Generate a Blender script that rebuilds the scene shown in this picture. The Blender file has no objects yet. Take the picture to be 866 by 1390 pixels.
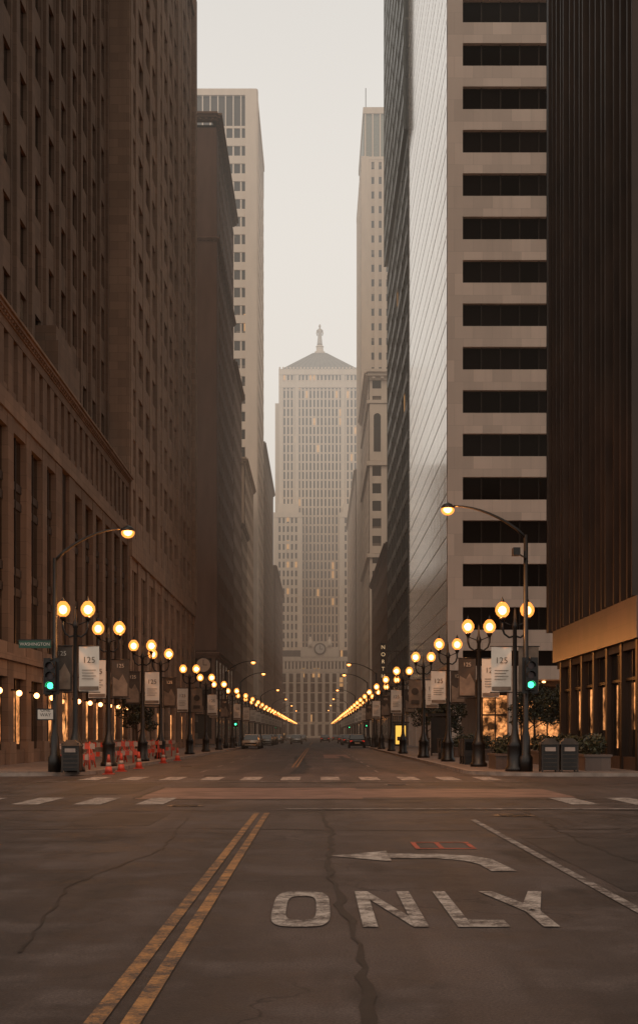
import bpy, math, random
from mathutils import Vector, Matrix
random.seed(7)
sc = bpy.context.scene
R = math.radians

# ------------------------------------------------------------------ materials
def newmat(name):
    m = bpy.data.materials.new(name); m.use_nodes = True
    nt = m.node_tree; b = nt.nodes["Principled BSDF"]
    return m, nt, b
def N(nt, t, **kw):
    n = nt.nodes.new(t)
    for k, v in kw.items(): setattr(n, k, v)
    return n
def L(nt, a, b): nt.links.new(a, b)
def math_n(nt, op, a, b=None, clamp=False):
    n = N(nt, 'ShaderNodeMath', operation=op); n.use_clamp = clamp
    for i, v in enumerate((a, b)):
        if v is None: continue
        if isinstance(v, (int, float)): n.inputs[i].default_value = v
        else: L(nt, v, n.inputs[i])
    return n.outputs[0]
def mix(nt, f, a, b, mode='MIX'):
    n = N(nt, 'ShaderNodeMix', data_type='RGBA', blend_type=mode)
    if isinstance(f, (int, float)): n.inputs[0].default_value = f
    else: L(nt, f, n.inputs[0])
    for i, v in ((6, a), (7, b)):
        if isinstance(v, (tuple, list)): n.inputs[i].default_value = (*v[:3], 1)
        else: L(nt, v, n.inputs[i])
    return n.outputs[2]
def noise(nt, vec, scale, detail=4, rough=.55, sc3=None):
    if sc3:
        mp = N(nt, 'ShaderNodeMapping'); mp.inputs['Scale'].default_value = sc3
        L(nt, vec, mp.inputs[0]); vec = mp.outputs[0]
    n = N(nt, 'ShaderNodeTexNoise'); n.inputs['Scale'].default_value = scale
    n.inputs['Detail'].default_value = detail; n.inputs['Roughness'].default_value = rough
    L(nt, vec, n.inputs['Vector']); return n.outputs['Fac']
def ramp(nt, f, a, b, ca=0., cb=1.):
    n = N(nt, 'ShaderNodeMapRange'); n.inputs[1].default_value = a; n.inputs[2].default_value = b
    n.inputs[3].default_value = ca; n.inputs[4].default_value = cb
    L(nt, f, n.inputs[0]); return n.outputs[0]

def stone(name, col, rough=.85, block=(1.2, .6), joint=.35, stain=.45, far=False):
    m, nt, b = newmat(name)
    col = (col[0], col[1]*.95, col[2]*.91)
    pos = N(nt, 'ShaderNodeNewGeometry').outputs['Position']
    dark = tuple(c*.4 for c in col)
    if far:
        f = noise(nt, pos, 1.0, 3, .6, (.6, .6, .12))
        c = mix(nt, ramp(nt, f, .4, .75, 0, stain), tuple(c*1.03 for c in col), dark)
        L(nt, c, b.inputs['Base Color']); b.inputs['Roughness'].default_value = rough; b.inputs['Specular IOR Level'].default_value = .2
        return m
    sp = N(nt, 'ShaderNodeSeparateXYZ'); L(nt, pos, sp.inputs[0])
    u = math_n(nt, 'ADD', sp.outputs[0], sp.outputs[1])
    cv = N(nt, 'ShaderNodeCombineXYZ'); L(nt, u, cv.inputs[0]); L(nt, sp.outputs[2], cv.inputs[1])
    br = N(nt, 'ShaderNodeTexBrick'); br.offset = .5
    br.inputs['Scale'].default_value = 1; br.inputs['Brick Width'].default_value = block[0]
    br.inputs['Row Height'].default_value = block[1]; br.inputs['Mortar Size'].default_value = .012
    br.inputs['Mortar Smooth'].default_value = .3
    br.inputs['Color1'].default_value = (*[c*1.12 for c in col], 1)
    br.inputs['Color2'].default_value = (*[c*.86 for c in col], 1)
    br.inputs['Mortar'].default_value = (*[c*(1-joint) for c in col], 1)
    L(nt, cv.outputs[0], br.inputs['Vector'])
    streak = noise(nt, pos, 1.0, 4, .6, (1.1, 1.1, .06))
    blot = noise(nt, pos, .16, 4, .6)
    c = mix(nt, ramp(nt, streak, .45, .75, 0, stain), br.outputs['Color'], dark)
    c = mix(nt, ramp(nt, blot, .45, .8, 0, stain*.8), c, dark)
    L(nt, c, b.inputs['Base Color']); b.inputs['Roughness'].default_value = rough
    if rough > .7: b.inputs['Specular IOR Level'].default_value = .3
    return m

def glass(name, pu, fh, uo=0, zo=0, lit=.015, blind=.45, dark=(.012, .009, .007), blindc=(.15, .11, .08), rough=.08, wob=.02, ior=1.38):
    m, nt, b = newmat(name)
    pos = N(nt, 'ShaderNodeNewGeometry').outputs['Position']
    ad = N(nt, 'ShaderNodeVectorMath', operation='SUBTRACT'); L(nt, pos, ad.inputs[0]); ad.inputs[1].default_value = (uo, uo, zo)
    dv = N(nt, 'ShaderNodeVectorMath', operation='DIVIDE'); L(nt, ad.outputs[0], dv.inputs[0]); dv.inputs[1].default_value = (pu, pu, fh)
    fl = N(nt, 'ShaderNodeVectorMath', operation='FLOOR'); L(nt, dv.outputs[0], fl.inputs[0])
    fr = N(nt, 'ShaderNodeVectorMath', operation='FRACTION'); L(nt, dv.outputs[0], fr.inputs[0])
    wn = N(nt, 'ShaderNodeTexWhiteNoise', noise_dimensions='3D'); L(nt, fl.outputs[0], wn.inputs['Vector'])
    sx = N(nt, 'ShaderNodeSeparateXYZ'); L(nt, fr.outputs[0], sx.inputs[0])
    cs = N(nt, 'ShaderNodeSeparateColor'); L(nt, wn.outputs['Color'], cs.inputs[0])
    hasb = math_n(nt, 'LESS_THAN', cs.outputs[0], blind)
    lvl = ramp(nt, cs.outputs[1], 0, 1, .35, .95)
    bl = math_n(nt, 'MULTIPLY', hasb, math_n(nt, 'GREATER_THAN', sx.outputs[2], lvl))
    tone = mix(nt, cs.outputs[2], tuple(d*.5 for d in dark), tuple(d*2.2 for d in dark))
    c = mix(nt, bl, tone, blindc)
    L(nt, c, b.inputs['Base Color']); b.inputs['Roughness'].default_value = rough
    b.inputs['IOR'].default_value = ior
    if lit > 0:
        islit = math_n(nt, 'LESS_THAN', wn.outputs['Value'], lit)
        b.inputs['Emission Color'].default_value = (1, .50, .18, 1)
        L(nt, math_n(nt, 'MULTIPLY', islit, .6), b.inputs['Emission Strength'])
        m.cycles.emission_sampling = 'NONE'
    if wob:
        bp = N(nt, 'ShaderNodeBump'); bp.inputs['Strength'].default_value = .5; bp.inputs['Distance'].default_value = wob
        L(nt, noise(nt, pos, .5, 1), bp.inputs['Height']); L(nt, bp.outputs[0], b.inputs['Normal'])
    return m

def plain(name, col, rough=.6, metal=0, var=.25, scale=3, bump=0):
    m, nt, b = newmat(name)
    pos = N(nt, 'ShaderNodeNewGeometry').outputs['Position']
    f = noise(nt, pos, scale, 3)
    c = mix(nt, ramp(nt, f, .3, .7), tuple(x*(1-var) for x in col), tuple(min(1, x*(1+var)) for x in col))
    L(nt, c, b.inputs['Base Color']); b.inputs['Roughness'].default_value = rough; b.inputs['Metallic'].default_value = metal
    if bump:
        b.inputs['Specular IOR Level'].default_value = .3
        bp = N(nt, 'ShaderNodeBump'); bp.inputs['Strength'].default_value = bump; bp.inputs['Distance'].default_value = .01
        L(nt, noise(nt, pos, scale*12, 3), bp.inputs['Height']); L(nt, bp.outputs[0], b.inputs['Normal'])
    return m
def emit(name, col, st, sample=False):
    m, nt, b = newmat(name)
    b.inputs['Base Color'].default_value = (*[min(1, c)*.5 for c in col], 1)
    b.inputs['Emission Color'].default_value = (*col, 1); b.inputs['Emission Strength'].default_value = st
    if not sample: m.cycles.emission_sampling = 'NONE'
    return m
def frosted(name, col, st, tr):
    m = bpy.data.materials.new(name); m.use_nodes = True; nt = m.node_tree; nt.nodes.clear()
    o = N(nt, 'ShaderNodeOutputMaterial'); t = N(nt, 'ShaderNodeBsdfTransparent'); t.inputs[0].default_value = (1, .85, .65, 1)
    e = N(nt, 'ShaderNodeEmission'); e.inputs[0].default_value = (*col, 1); e.inputs[1].default_value = st
    x = N(nt, 'ShaderNodeMixShader'); x.inputs[0].default_value = 1-tr
    L(nt, t.outputs[0], x.inputs[1]); L(nt, e.outputs[0], x.inputs[2]); L(nt, x.outputs[0], o.inputs['Surface'])
    m.cycles.emission_sampling = 'NONE'
    return m
def lobbymat(name, st, col=(1, .38, .12)):
    m, nt, b = newmat(name)
    pos = N(nt, 'ShaderNodeNewGeometry').outputs['Position']
    f = noise(nt, pos, 1.1, 4, .6); g2 = noise(nt, pos, 5, 3, .6)
    s = math_n(nt, 'MULTIPLY', ramp(nt, f, .4, .68, .03, 1), ramp(nt, g2, .35, .65, .4, 1.1))
    b.inputs['Base Color'].default_value = (.03, .02, .015, 1); b.inputs['Roughness'].default_value = .1
    b.inputs['Emission Color'].default_value = (*col, 1); L(nt, math_n(nt, 'MULTIPLY', s, st), b.inputs['Emission Strength'])
    m.cycles.emission_sampling = 'NONE'
    return m

def asphalt():
    m, nt, b = newmat('asphalt')
    pos = N(nt, 'ShaderNodeNewGeometry').outputs['Position']
    big = noise(nt, pos, .16, 5, .62); lane = noise(nt, pos, 1.0, 4, .6, (.9, .05, 1)); mid = noise(nt, pos, 1.1, 6, .70)
    fine = noise(nt, pos, 55, 3, .7)
    c = mix(nt, ramp(nt, big, .40, .60), (.055, .037, .032), (.115, .080, .070))
    c = mix(nt, ramp(nt, lane, .42, .60, 0, .75), c, (.036, .025, .022))
    c = mix(nt, ramp(nt, mid, .48, .66, 0, .7), c, (.160, .116, .102))
    c = mix(nt, ramp(nt, mid, .32, .44, .7, 0), c, (.026, .018, .016))
    c = mix(nt, ramp(nt, fine, .38, .62, 0, .65), c, (.024, .017, .015))
    st = noise(nt, pos, .55, 4, .6, (1, .35, 1))
    c = mix(nt, ramp(nt, st, .56, .64, 0, .65), c, (.018, .013, .011))
    vo = N(nt, 'ShaderNodeTexVoronoi', feature='DISTANCE_TO_EDGE'); vo.inputs['Scale'].default_value = .34
    dn = N(nt, 'ShaderNodeTexNoise'); dn.inputs['Scale'].default_value = 1.1; dn.inputs['Detail'].default_value = 6; L(nt, pos, dn.inputs['Vector'])
    va = N(nt, 'ShaderNodeVectorMath', operation='ADD'); L(nt, pos, va.inputs[0])
    vs = N(nt, 'ShaderNodeVectorMath', operation='SCALE'); L(nt, dn.outputs['Color'], vs.inputs[0]); vs.inputs['Scale'].default_value = 1.5
    L(nt, vs.outputs[0], va.inputs[1]); L(nt, va.outputs[0], vo.inputs['Vector'])
    crack = ramp(nt, vo.outputs['Distance'], .001, .009, 1, 0)
    crack = math_n(nt, 'MULTIPLY', crack, ramp(nt, noise(nt, pos, .25, 2), .44, .58))
    c = mix(nt, math_n(nt, 'MULTIPLY', crack, .75), c, (.012, .009, .008))
    L(nt, c, b.inputs['Base Color']); b.inputs['Specular IOR Level'].default_value = .28
    L(nt, ramp(nt, mid, .3, .7, .55, .8), b.inputs['Roughness'])
    bp = N(nt, 'ShaderNodeBump'); bp.inputs['Strength'].default_value = .8; bp.inputs['Distance'].default_value = .016
    h = math_n(nt, 'ADD', fine, math_n(nt, 'MULTIPLY', mid, 1.5))
    L(nt, h, bp.inputs['Height']); L(nt, bp.outputs[0], b.inputs['Normal'])
    return m

def paint(name, col, wear=.5, under=(.060, .042, .036)):
    m, nt, b = newmat(name)
    pos = N(nt, 'ShaderNodeNewGeometry').outputs['Position']
    a = noise(nt, pos, 4, 6, .72); f = noise(nt, pos, 50, 3, .7)
    s = math_n(nt, 'ADD', math_n(nt, 'MULTIPLY', a, .6), math_n(nt, 'MULTIPLY', f, .4))
    k = ramp(nt, s, wear-.09, wear+.07)
    L(nt, mix(nt, k, col, under), b.inputs['Base Color']); b.inputs['Roughness'].default_value = .75; b.inputs['Specular IOR Level'].default_value = .3
    return m

def sidewalk():
    m, nt, b = newmat('concrete_paving')
    pos = N(nt, 'ShaderNodeNewGeometry').outputs['Position']
    br = N(nt, 'ShaderNodeTexBrick'); br.offset = 0; br.inputs['Scale'].default_value = 1
    br.inputs['Brick Width'].default_value = 1.5; br.inputs['Row Height'].default_value = 1.5; br.inputs['Mortar Size'].default_value = .015
    br.inputs['Color1'].default_value = (.20, .145, .12, 1); br.inputs['Color2'].default_value = (.16, .115, .095, 1); br.inputs['Mortar'].default_value = (.05, .035, .025, 1)
    L(nt, pos, br.inputs['Vector'])
    c = mix(nt, ramp(nt, noise(nt, pos, .8, 5, .65), .4, .7, 0, .6), br.outputs['Color'], (.08, .058, .048))
    L(nt, c, b.inputs['Base Color']); b.inputs['Roughness'].default_value = .7; b.inputs['Specular IOR Level'].default_value = .3
    return m

M = {}
M['asphalt'] = asphalt(); M['walk'] = sidewalk()
M['kerb'] = plain('kerb_stone', (.22, .165, .135), .8, var=.35, scale=2)
M['ground'] = plain('ground_dark', (.06, .044, .038), .85)
M['white'] = paint('white_road_paint', (.46, .38, .33), .505)
M['whiteworn'] = paint('worn_white_road_paint', (.40, .33, .29), .475)
M['yellow'] = paint('yellow_road_paint', (.40, .185, .065), .50)
M['redpaint'] = paint('red_utility_paint', (.42, .08, .045), .56)
M['tar'] = plain('tar_seal', (.014, .010, .009), .65, var=.4, scale=5, bump=.2)
M['patch'] = plain('asphalt_patch', (.165, .088, .066), .7, var=.4, scale=1.2, bump=.5)
M['patchd'] = plain('asphalt_patch_dark', (.034, .024, .021), .7, var=.4, scale=1.2, bump=.5)
M['black'] = plain('black_painted_metal', (.014, .010, .008), .42, .3, .3, 4)
M['iron'] = plain('cast_iron', (.05, .037, .03), .5, .6)
M['steel'] = plain('brushed_steel', (.35, .29, .24), .35, .8)
M['core'] = emit('lamp_filament', (1, .54, .24), 18)
M['corefar'] = emit('lamp_filament_far', (1, .48, .18), 12)
M['globe'] = frosted('lamp_globe_glass', (1, .32, .06), 2.2, .4)
M['sodium'] = emit('sodium_lens', (1, .45, .14), 24)
M['green'] = emit('green_lens', (.05, 1, .36), 4)
M['reddim'] = plain('unlit_lens', (.05, .012, .01), .3)
M['signgreen'] = plain('sign_green', (.01, .055, .03), .5)
M['signwhite'] = plain('sign_white', (.5, .43, .37), .5, var=.08)
M['barw'] = plain('barrier_reflective_white', (.30, .21, .17), .5, var=.2)
M['bannerw'] = plain('banner_cloth_light', (.64, .55, .47), .85, var=.08, scale=1.5)
M['bannerd'] = plain('banner_cloth_dark', (.05, .034, .025), .85, var=.2)
M['bannerm'] = plain('banner_cloth_mid', (.16, .11, .08), .85, var=.3)
M['textd'] = plain('banner_print', (.10, .07, .05), .8)
M['orange'] = plain('orange_barrier_plastic', (.42, .045, .02), .5, var=.2)
M['leaf'] = plain('leaves', (.045, .042, .016), .6, var=.5, scale=2.5)
M['leafd'] = plain('leaves_dark', (.02, .018, .008), .6, var=.5, scale=2.5)
M['bark'] = plain('bark', (.06, .04, .03), .9)
M['tyre'] = plain('tyre', (.015, .013, .012), .8)
M['carglass'] = plain('car_glass', (.01, .01, .01), .06, var=.1)
M['tail'] = emit('tail_lens', (.8, .04, .02), .6)
M['ad'] = emit('lit_advert', (1, .55, .09), 1.1)
M['litletters'] = emit('lit_letters', (1, .66, .34), .6)
M['spot'] = emit('soffit_downlight', (1, .42, .14), 7)

# ------------------------------------------------------------------ mesh builder
class MB:
    def __init__(s): s.v = []; s.f = []; s.mi = []; s.mats = []; s.sm = []
    def mid(s, mat):
        mat = M[mat] if isinstance(mat, str) else mat
        if mat not in s.mats: s.mats.append(mat)
        return s.mats.index(mat)
    def add(s, vs, fs, mat, smooth=False):
        o = len(s.v); i = s.mid(mat); s.v += [tuple(v) for v in vs]
        for f in fs: s.f.append(tuple(o+k for k in f)); s.mi.append(i); s.sm.append(smooth)
    def box(s, x0, x1, y0, y1, z0, z1, mat):
        if x0 > x1: x0, x1 = x1, x0
        if y0 > y1: y0, y1 = y1, y0
        s.add([(x0,y0,z0),(x1,y0,z0),(x1,y1,z0),(x0,y1,z0),(x0,y0,z1),(x1,y0,z1),(x1,y1,z1),(x0,y1,z1)],
              [(0,3,2,1),(4,5,6,7),(0,1,5,4),(1,2,6,5),(2,3,7,6),(3,0,4,7)], mat)
    def poly(s, pts, z, mat): s.add([(x, y, z) for x, y in pts], [tuple(range(len(pts)))], mat)
    def lathe(s, prof, mat, c=(0,0,0), seg=12, smooth=True):
        vs = []; n = len(prof)
        for r, z in prof:
            for k in range(seg):
                a = 2*math.pi*k/seg; vs.append((c[0]+r*math.cos(a), c[1]+r*math.sin(a), c[2]+z))
        fs = []
        for i in range(n-1):
            for k in range(seg):
                k2 = (k+1) % seg; fs.append((i*seg+k, i*seg+k2, (i+1)*seg+k2, (i+1)*seg+k))
        fs.append(tuple(reversed(range(seg)))); fs.append(tuple((n-1)*seg+k for k in range(seg)))
        s.add(vs, fs, mat, smooth)
    def tube(s, pts, rad, mat, seg=8):
        pts = [Vector(p) for p in pts]; vs = []; n = len(pts)
        if isinstance(rad, (int, float)): rad = [rad]*n
        for i, p in enumerate(pts):
            t = (pts[min(i+1, n-1)]-pts[max(i-1, 0)]).normalized()
            a = t.cross(Vector((0, 1, 0)))
            if a.length < .2: a = t.cross(Vector((1, 0, 0)))
            a.normalize(); b = t.cross(a)
            for k in range(seg):
                g = 2*math.pi*k/seg; vs.append(p+rad[i]*(math.cos(g)*a+math.sin(g)*b))
        fs = [(i*seg+k, i*seg+(k+1) % seg, (i+1)*seg+(k+1) % seg, (i+1)*seg+k) for i in range(n-1) for k in range(seg)]
        fs += [tuple(reversed(range(seg))), tuple((n-1)*seg+k for k in range(seg))]
        s.add(vs, fs, mat, True)
    def ball(s, c, r, mat, seg=12, rings=8, sz=1.0):
        s.lathe([(max(1e-3, r*math.sin(math.pi*i/rings)), -sz*r*math.cos(math.pi*i/rings)) for i in range(rings+1)], mat, c, seg)
    def disc(s, c, r, mat, axis='Y', seg=20):
        vs = []
        for k in range(seg):
            a = 2*math.pi*k/seg; u, w = r*math.cos(a), r*math.sin(a)
            vs.append((c[0]+u, c[1], c[2]+w) if axis == 'Y' else ((c[0]+u, c[1]+w, c[2]) if axis == 'Z' else (c[0], c[1]+u, c[2]+w)))
        s.add(vs, [tuple(range(seg))], mat)
    def text(s, body, size, mat, mtx):
        cu = bpy.data.curves.new('t', 'FONT'); cu.body = body; cu.size = size; cu.align_x = 'CENTER'; cu.align_y = 'CENTER'
        ob = bpy.data.objects.new('t', cu); sc.collection.objects.link(ob)
        bpy.context.view_layer.update()
        me = ob.evaluated_get(bpy.context.evaluated_depsgraph_get()).to_mesh()
        s.add([mtx @ v.co for v in me.vertices], [tuple(p.vertices) for p in me.polygons], mat)
        ob.to_mesh_clear(); bpy.data.objects.remove(ob); bpy.data.curves.remove(cu)
    def mesh(s, name):
        me = bpy.data.meshes.new(name); me.from_pydata(s.v, [], s.f)
        for m in s.mats: me.materials.append(m)
        me.polygons.foreach_set('material_index', s.mi); me.polygons.foreach_set('use_smooth', s.sm); me.update()
        return me
    def obj(s, name, loc=(0,0,0), rz=0):
        o = bpy.data.objects.new(name, s.mesh(name)); o.location = loc; o.rotation_euler[2] = rz
        sc.collection.objects.link(o); return o
def inst(name, me, loc, rz=0, scl=1):
    o = bpy.data.objects.new(name, me); o.location = loc; o.rotation_euler[2] = rz; o.scale = (scl,)*3
    sc.collection.objects.link(o); return o

# facade-local box. side L: faces +X, R: faces -X, F: faces -Y
def lb(m, side, pl, u0, u1, o0, o1, z0, z1, mat):
    if side == 'L': m.box(pl+o0, pl+o1, u0, u1, z0, z1, mat)
    elif side == 'R': m.box(pl-o1, pl-o0, u0, u1, z0, z1, mat)
    else: m.box(u0, u1, pl-o1, pl-o0, z0, z1, mat)
def facade(m, side, pl, u0, u1, z0, z1, nc, nr, pw, sh, mp, ms=None, ins=.4, so=None, major=0, mw=0, mo=.1, mull=None):
    ms = ms or mp; p = (u1-u0)/nc; fh = (z1-z0)/nr
    if so is None: so = -ins*.3
    for i in range(nc+1):
        u = u0+i*p
        w = pw; o = 0
        if major and i % major == 0: w = mw; o = mo
        a, b = max(u0, u-w/2), min(u1, u+w/2)
        lb(m, side, pl, a, b, -ins-.05, o, z0, z1, mp)
        if mull and i < nc:
            lb(m, side, pl, u+p/2-.04, u+p/2+.04, -ins-.03, -ins+min(.08, ins*.4), z0, z1, mull)
    for j in range(nr):
        z = z0+j*fh
        lb(m, side, pl, u0+.02, u1-.02, -ins-.04, so, z, z+sh, ms)
    lb(m, side, pl, u0, u1, -ins-.05, .02, z1, z1+.5, mp)
def cornice(m, side, pl, u0, u1, z, mat, s=1.0, dent=True):
    lb(m, side, pl, u0, u1, -.5, .25*s, z-.8*s, z-.4*s, mat)
    lb(m, side, pl, u0-.2*s, u1+.2*s, -.5, .7*s, z-.398*s, z, mat)
    lb(m, side, pl, u0-.35*s, u1+.35*s, -.5, 1.0*s, z+.002, z+.35*s, mat)
    if dent:
        n = int((u1-u0)/(1.0*max(s, .5)))
        for i in range(n):
            u = u0+(i+.5)*(u1-u0)/n
            lb(m, side, pl, u-.2*s, u+.2*s, .2*s, .55*s, z-.7*s, z-.4*s-.003, mat)

# ------------------------------------------------------------------ ground, road
LK, RK = -7.8, 5.3      # kerbs
g = MB(); g.box(-1500, 1500, -1500, 2500, -1, -.004, 'ground'); g.obj('ground')
r = MB()
def rect(m, x0, x1, y0, y1, z, mat): m.poly([(x0,y0),(x1,y0),(x1,y1),(x0,y1)], z, mat)
rect(r, LK-3, RK+3, -80, 22, 0, 'asphalt'); rect(r, -160, 160, 22, 47, 0, 'asphalt'); rect(r, LK-3, RK+3, 47, 583, 0, 'asphalt')
rect(r, -160, LK-3, 153, 177, 0, 'asphalt'); rect(r, RK+3, 120, 290, 302, 0, 'asphalt'); rect(r, -120, LK-3, 545, 583, 0, 'asphalt'); rect(r, RK+3, 120, 545, 583, 0, 'asphalt')
r.obj('road')
def slab(x0, x1, y0, y1, corner, name='sidewalk'):
    rad = 3.2; pts = []
    def arc(cx, cy, a0, a1):
        for k in range(9):
            a = R(a0+(a1-a0)*k/8); pts.append((cx+rad*math.cos(a), cy+rad*math.sin(a)))
    if corner == 'L':
        pts.append((x0, y0)); arc(x1-rad, y0+rad, -90, 0); arc(x1-rad, y1-rad, 0, 90); pts.append((x0, y1))
    else:
        arc(x0+rad, y0+rad, 180, 270); pts.append((x1, y0)); pts.append((x1, y1)); arc(x0+rad, y1-rad, 90, 180)
    m = MB(); n = len(pts); cx = sum(p[0] for p in pts)/n; cy = sum(p[1] for p in pts)/n
    m.poly(pts, .13, 'walk')
    m.add([(x, y, .128) for x, y in pts]+[(x, y, -.01) for x, y in pts], [(i, (i+1) % n, n+(i+1) % n, n+i) for i in range(n)], 'kerb')
    inn = []
    for x, y in pts:
        dx = .18 if x < cx else -.18; dy = .18 if y < cy else -.18
        inn.append((x+dx, y+dy))
    m.add([(x, y, .134) for x, y in pts]+[(x, y, .134) for x, y in inn], [(i, (i+1) % n, n+(i+1) % n, n+i) for i in range(n)], 'kerb')
    m.obj(name)
slab(-70, LK, 47, 153, 'L'); slab(-70, LK, 177, 545, 'L'); slab(-70, LK, -80, 22, 'L')
slab(RK, 70, 47, 290, 'R'); slab(RK, 70, 302, 545, 'R'); slab(RK, 70, -80, 22, 'R')

z1 = .008
mk = MB()
for x in (-1.13, -.95):
    rect(mk, x, x+.095, -20, 25, z1, 'yellow'); rect(mk, x, x+.095, 60, 150, z1, 'yellow'); rect(mk, x, x+.095, 182, 286, z1, 'yellow')
mk.obj('yellow_centre_line')
mk = MB()
rect(mk, 2.5, 2.6, -20, 23, z1, 'whiteworn')
for y in range(52, 280, 9): rect(mk, 2.2, 2.3, y, y+3, z1, 'whiteworn'); rect(mk, -4.4, -4.3, y, y+3, z1, 'whiteworn')
mk.obj('white_lane_line')
mk = MB()
x = LK+.4
while x < RK+3.2:
    if not (-3.6 < x < 4): rect(mk, x, x+.55, 28.0, 31.0, .008, 'white')
    if x < RK+.6: rect(mk, x, x+.6, 43.0, 46.4, .008, 'white')
    x += 1.25
rect(mk, -.6, 7.5, 26.2, 26.5, .008, 'whiteworn')
rect(mk, -8.5, 6.0, 41.6, 41.85, .008, 'whiteworn')
mk.obj('crosswalk')
mk = MB(); z = z1
ya, yb = 10.15, 12.45
def ring(cx, w, st, sy):
    n = 32; o = []; i = []
    for k in range(n):
        a = 2*math.pi*k/n; ca, sa = math.cos(a), math.sin(a); e = .5
        o.append((cx+w/2*math.copysign(abs(ca)**e, ca), (ya+yb)/2+(yb-ya)/2*math.copysign(abs(sa)**e, sa), z))
        i.append((cx+(w/2-st)*math.copysign(abs(ca)**e, ca), (ya+yb)/2+((yb-ya)/2-sy)*math.copysign(abs(sa)**e, sa), z))
    mk.add(o+i, [(k, (k+1) % n, n+(k+1) % n, n+k) for k in range(n)], 'white')
ring(-.13, .46, .11, .38)
rect(mk, .33, .44, ya, yb, z, 'white'); rect(mk, .70, .81, ya, yb, z, 'white')
mk.poly([(.442, yb), (.442, yb-.62), (.698, ya), (.698, ya+.62)][::-1], z, 'white')
rect(mk, 1.02, 1.13, ya, yb, z, 'white'); rect(mk, 1.132, 1.40, ya, ya+.38, z, 'white')
mk.poly([(1.43, yb), (1.55, yb), (1.76, 11.25), (1.64, 11.05)], z, 'white')
mk.poly([(1.99, yb), (1.87, yb), (1.641, 11.27), (1.762, 11.07)], z+.001, 'white')
rect(mk, 1.64, 1.76, ya, 11.06, z+.002, 'white')
mk.obj('only_road_lettering')
mk = MB()
mk.poly([(.15, 16.1), (.82, 15.4), (.82, 16.8)], z1, 'white')
sh = [(.822, 15.8, .822, 16.4), (1.35, 15.8, 1.4, 16.4), (1.62, 15.5, 1.75, 16.15), (1.74, 15.1, 1.95, 15.7), (1.78, 14.3, 2.04, 14.3)]
for a, b in zip(sh, sh[1:]): mk.poly([(a[0], a[1]), (b[0], b[1]), (b[2], b[3]), (a[2], a[3])], z1, 'white')
mk.obj('turn_arrow')
mk = MB()
for (a, b, c, d) in ((1.2, 1.95, 17.1, 17.18), (1.2, 1.95, 18.1, 18.18), (1.2, 1.26, 17.182, 18.098), (1.89, 1.95, 17.182, 18.098), (1.5, 1.56, 17.182, 18.098)):
    rect(mk, a, b, c, d, z1, 'redpaint')
mk.obj('utility_marking')
tr = MB()
def seam(pts, w, z=.0045, jit=.06):
    P = []
    for (xa, ya_), (xb, yb_) in zip(pts, pts[1:]):
        n = max(2, int(math.hypot(xb-xa, yb_-ya_)/.3))
        for k in range(n): t = k/n; P.append((xa+(xb-xa)*t+random.uniform(-jit, jit), ya_+(yb_-ya_)*t+random.uniform(-jit, jit)))
    P.append(pts[-1]); vs = []
    for i, p in enumerate(P):
        q = P[min(i+1, len(P)-1)]; o = P[max(i-1, 0)]; d = Vector((q[0]-o[0], q[1]-o[1])); d = d.normalized() if d.length else Vector((0, 1)); nn = Vector((-d.y, d.x))*w*random.uniform(.2, .75)
        vs += [(p[0]+nn.x, p[1]+nn.y, z), (p[0]-nn.x, p[1]-nn.y, z)]
    tr.add(vs, [(2*i, 2*i+1, 2*i+3, 2*i+2) for i in range(len(P)-1)], 'tar')
seam([(.25, 3), (.28, 9), (.12, 14), (.2, 20), (.05, 27)], .055, jit=.035)
seam([(3.6, 12), (3.4, 18), (3.9, 27)], .035)
seam([(-5.8, 20.5), (-2, 20.9), (1.5, 20.4), (4.5, 20.8)], .06)
seam([(-9, 26), (-3, 25.7), (4, 26), (9, 25.5)], .09, z=.0055)
seam([(-1.9, 9), (-2.3, 13), (-1.9, 17), (-2.2, 24)], .02, jit=.03)
seam([(-4, 37.3), (0, 37.1), (5.8, 37.3)], .2); seam([(-4, 30.4), (0, 30.3), (6, 30.3)], .16); seam([(-4, 30.4), (-4.1, 37.3)], .06)
seam([(-.75, 50), (-.6, 62), (-1.0, 78), (-1.2, 95)], .5, jit=.12); seam([(3.1, 50), (2.6, 60), (1.6, 78), (1.5, 92)], .45, jit=.12)
seam([(-5.2, 50), (-5.0, 75), (-5.1, 110)], .15); seam([(-3, 41), (3, 41.4), (7, 41)], .12)
for k in range(26):
    x0, y0 = random.uniform(-6, 5), random.uniform(13, 42); a = random.uniform(-.5, .5); l = random.uniform(.8, 3.2)
    seam([(x0, y0), (x0+l*.5*math.cos(a)+.2, y0+l*.5*math.sin(a)), (x0+l*math.cos(a), y0+l*math.sin(a))], .02, z=.0052, jit=.04)
tr.obj('tar_seam')
pt = MB()
rect(pt, -4.0, 1.0, 30.5, 37, .003, 'patch'); rect(pt, 1.0, 5.8, 31.2, 36.2, .0035, 'patch')
rect(pt, -6.2, -4.4, 33, 40, .003, 'patchd'); rect(pt, 3.0, 5.0, 38.5, 42, .003, 'patchd'); rect(pt, -3.2, -1.4, 55, 72, .003, 'patchd'); rect(pt, .4, 2.0, 84, 99, .003, 'patch')
rect(pt, 2.75, 4.6, 12.5, 19.0, .003, 'patchd'); rect(pt, -7, -5, 14, 22, .003, 'patchd'); rect(pt, -3.9, -2.6, 21.5, 25, .003, 'patchd')
pt.obj('road_patch')
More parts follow.
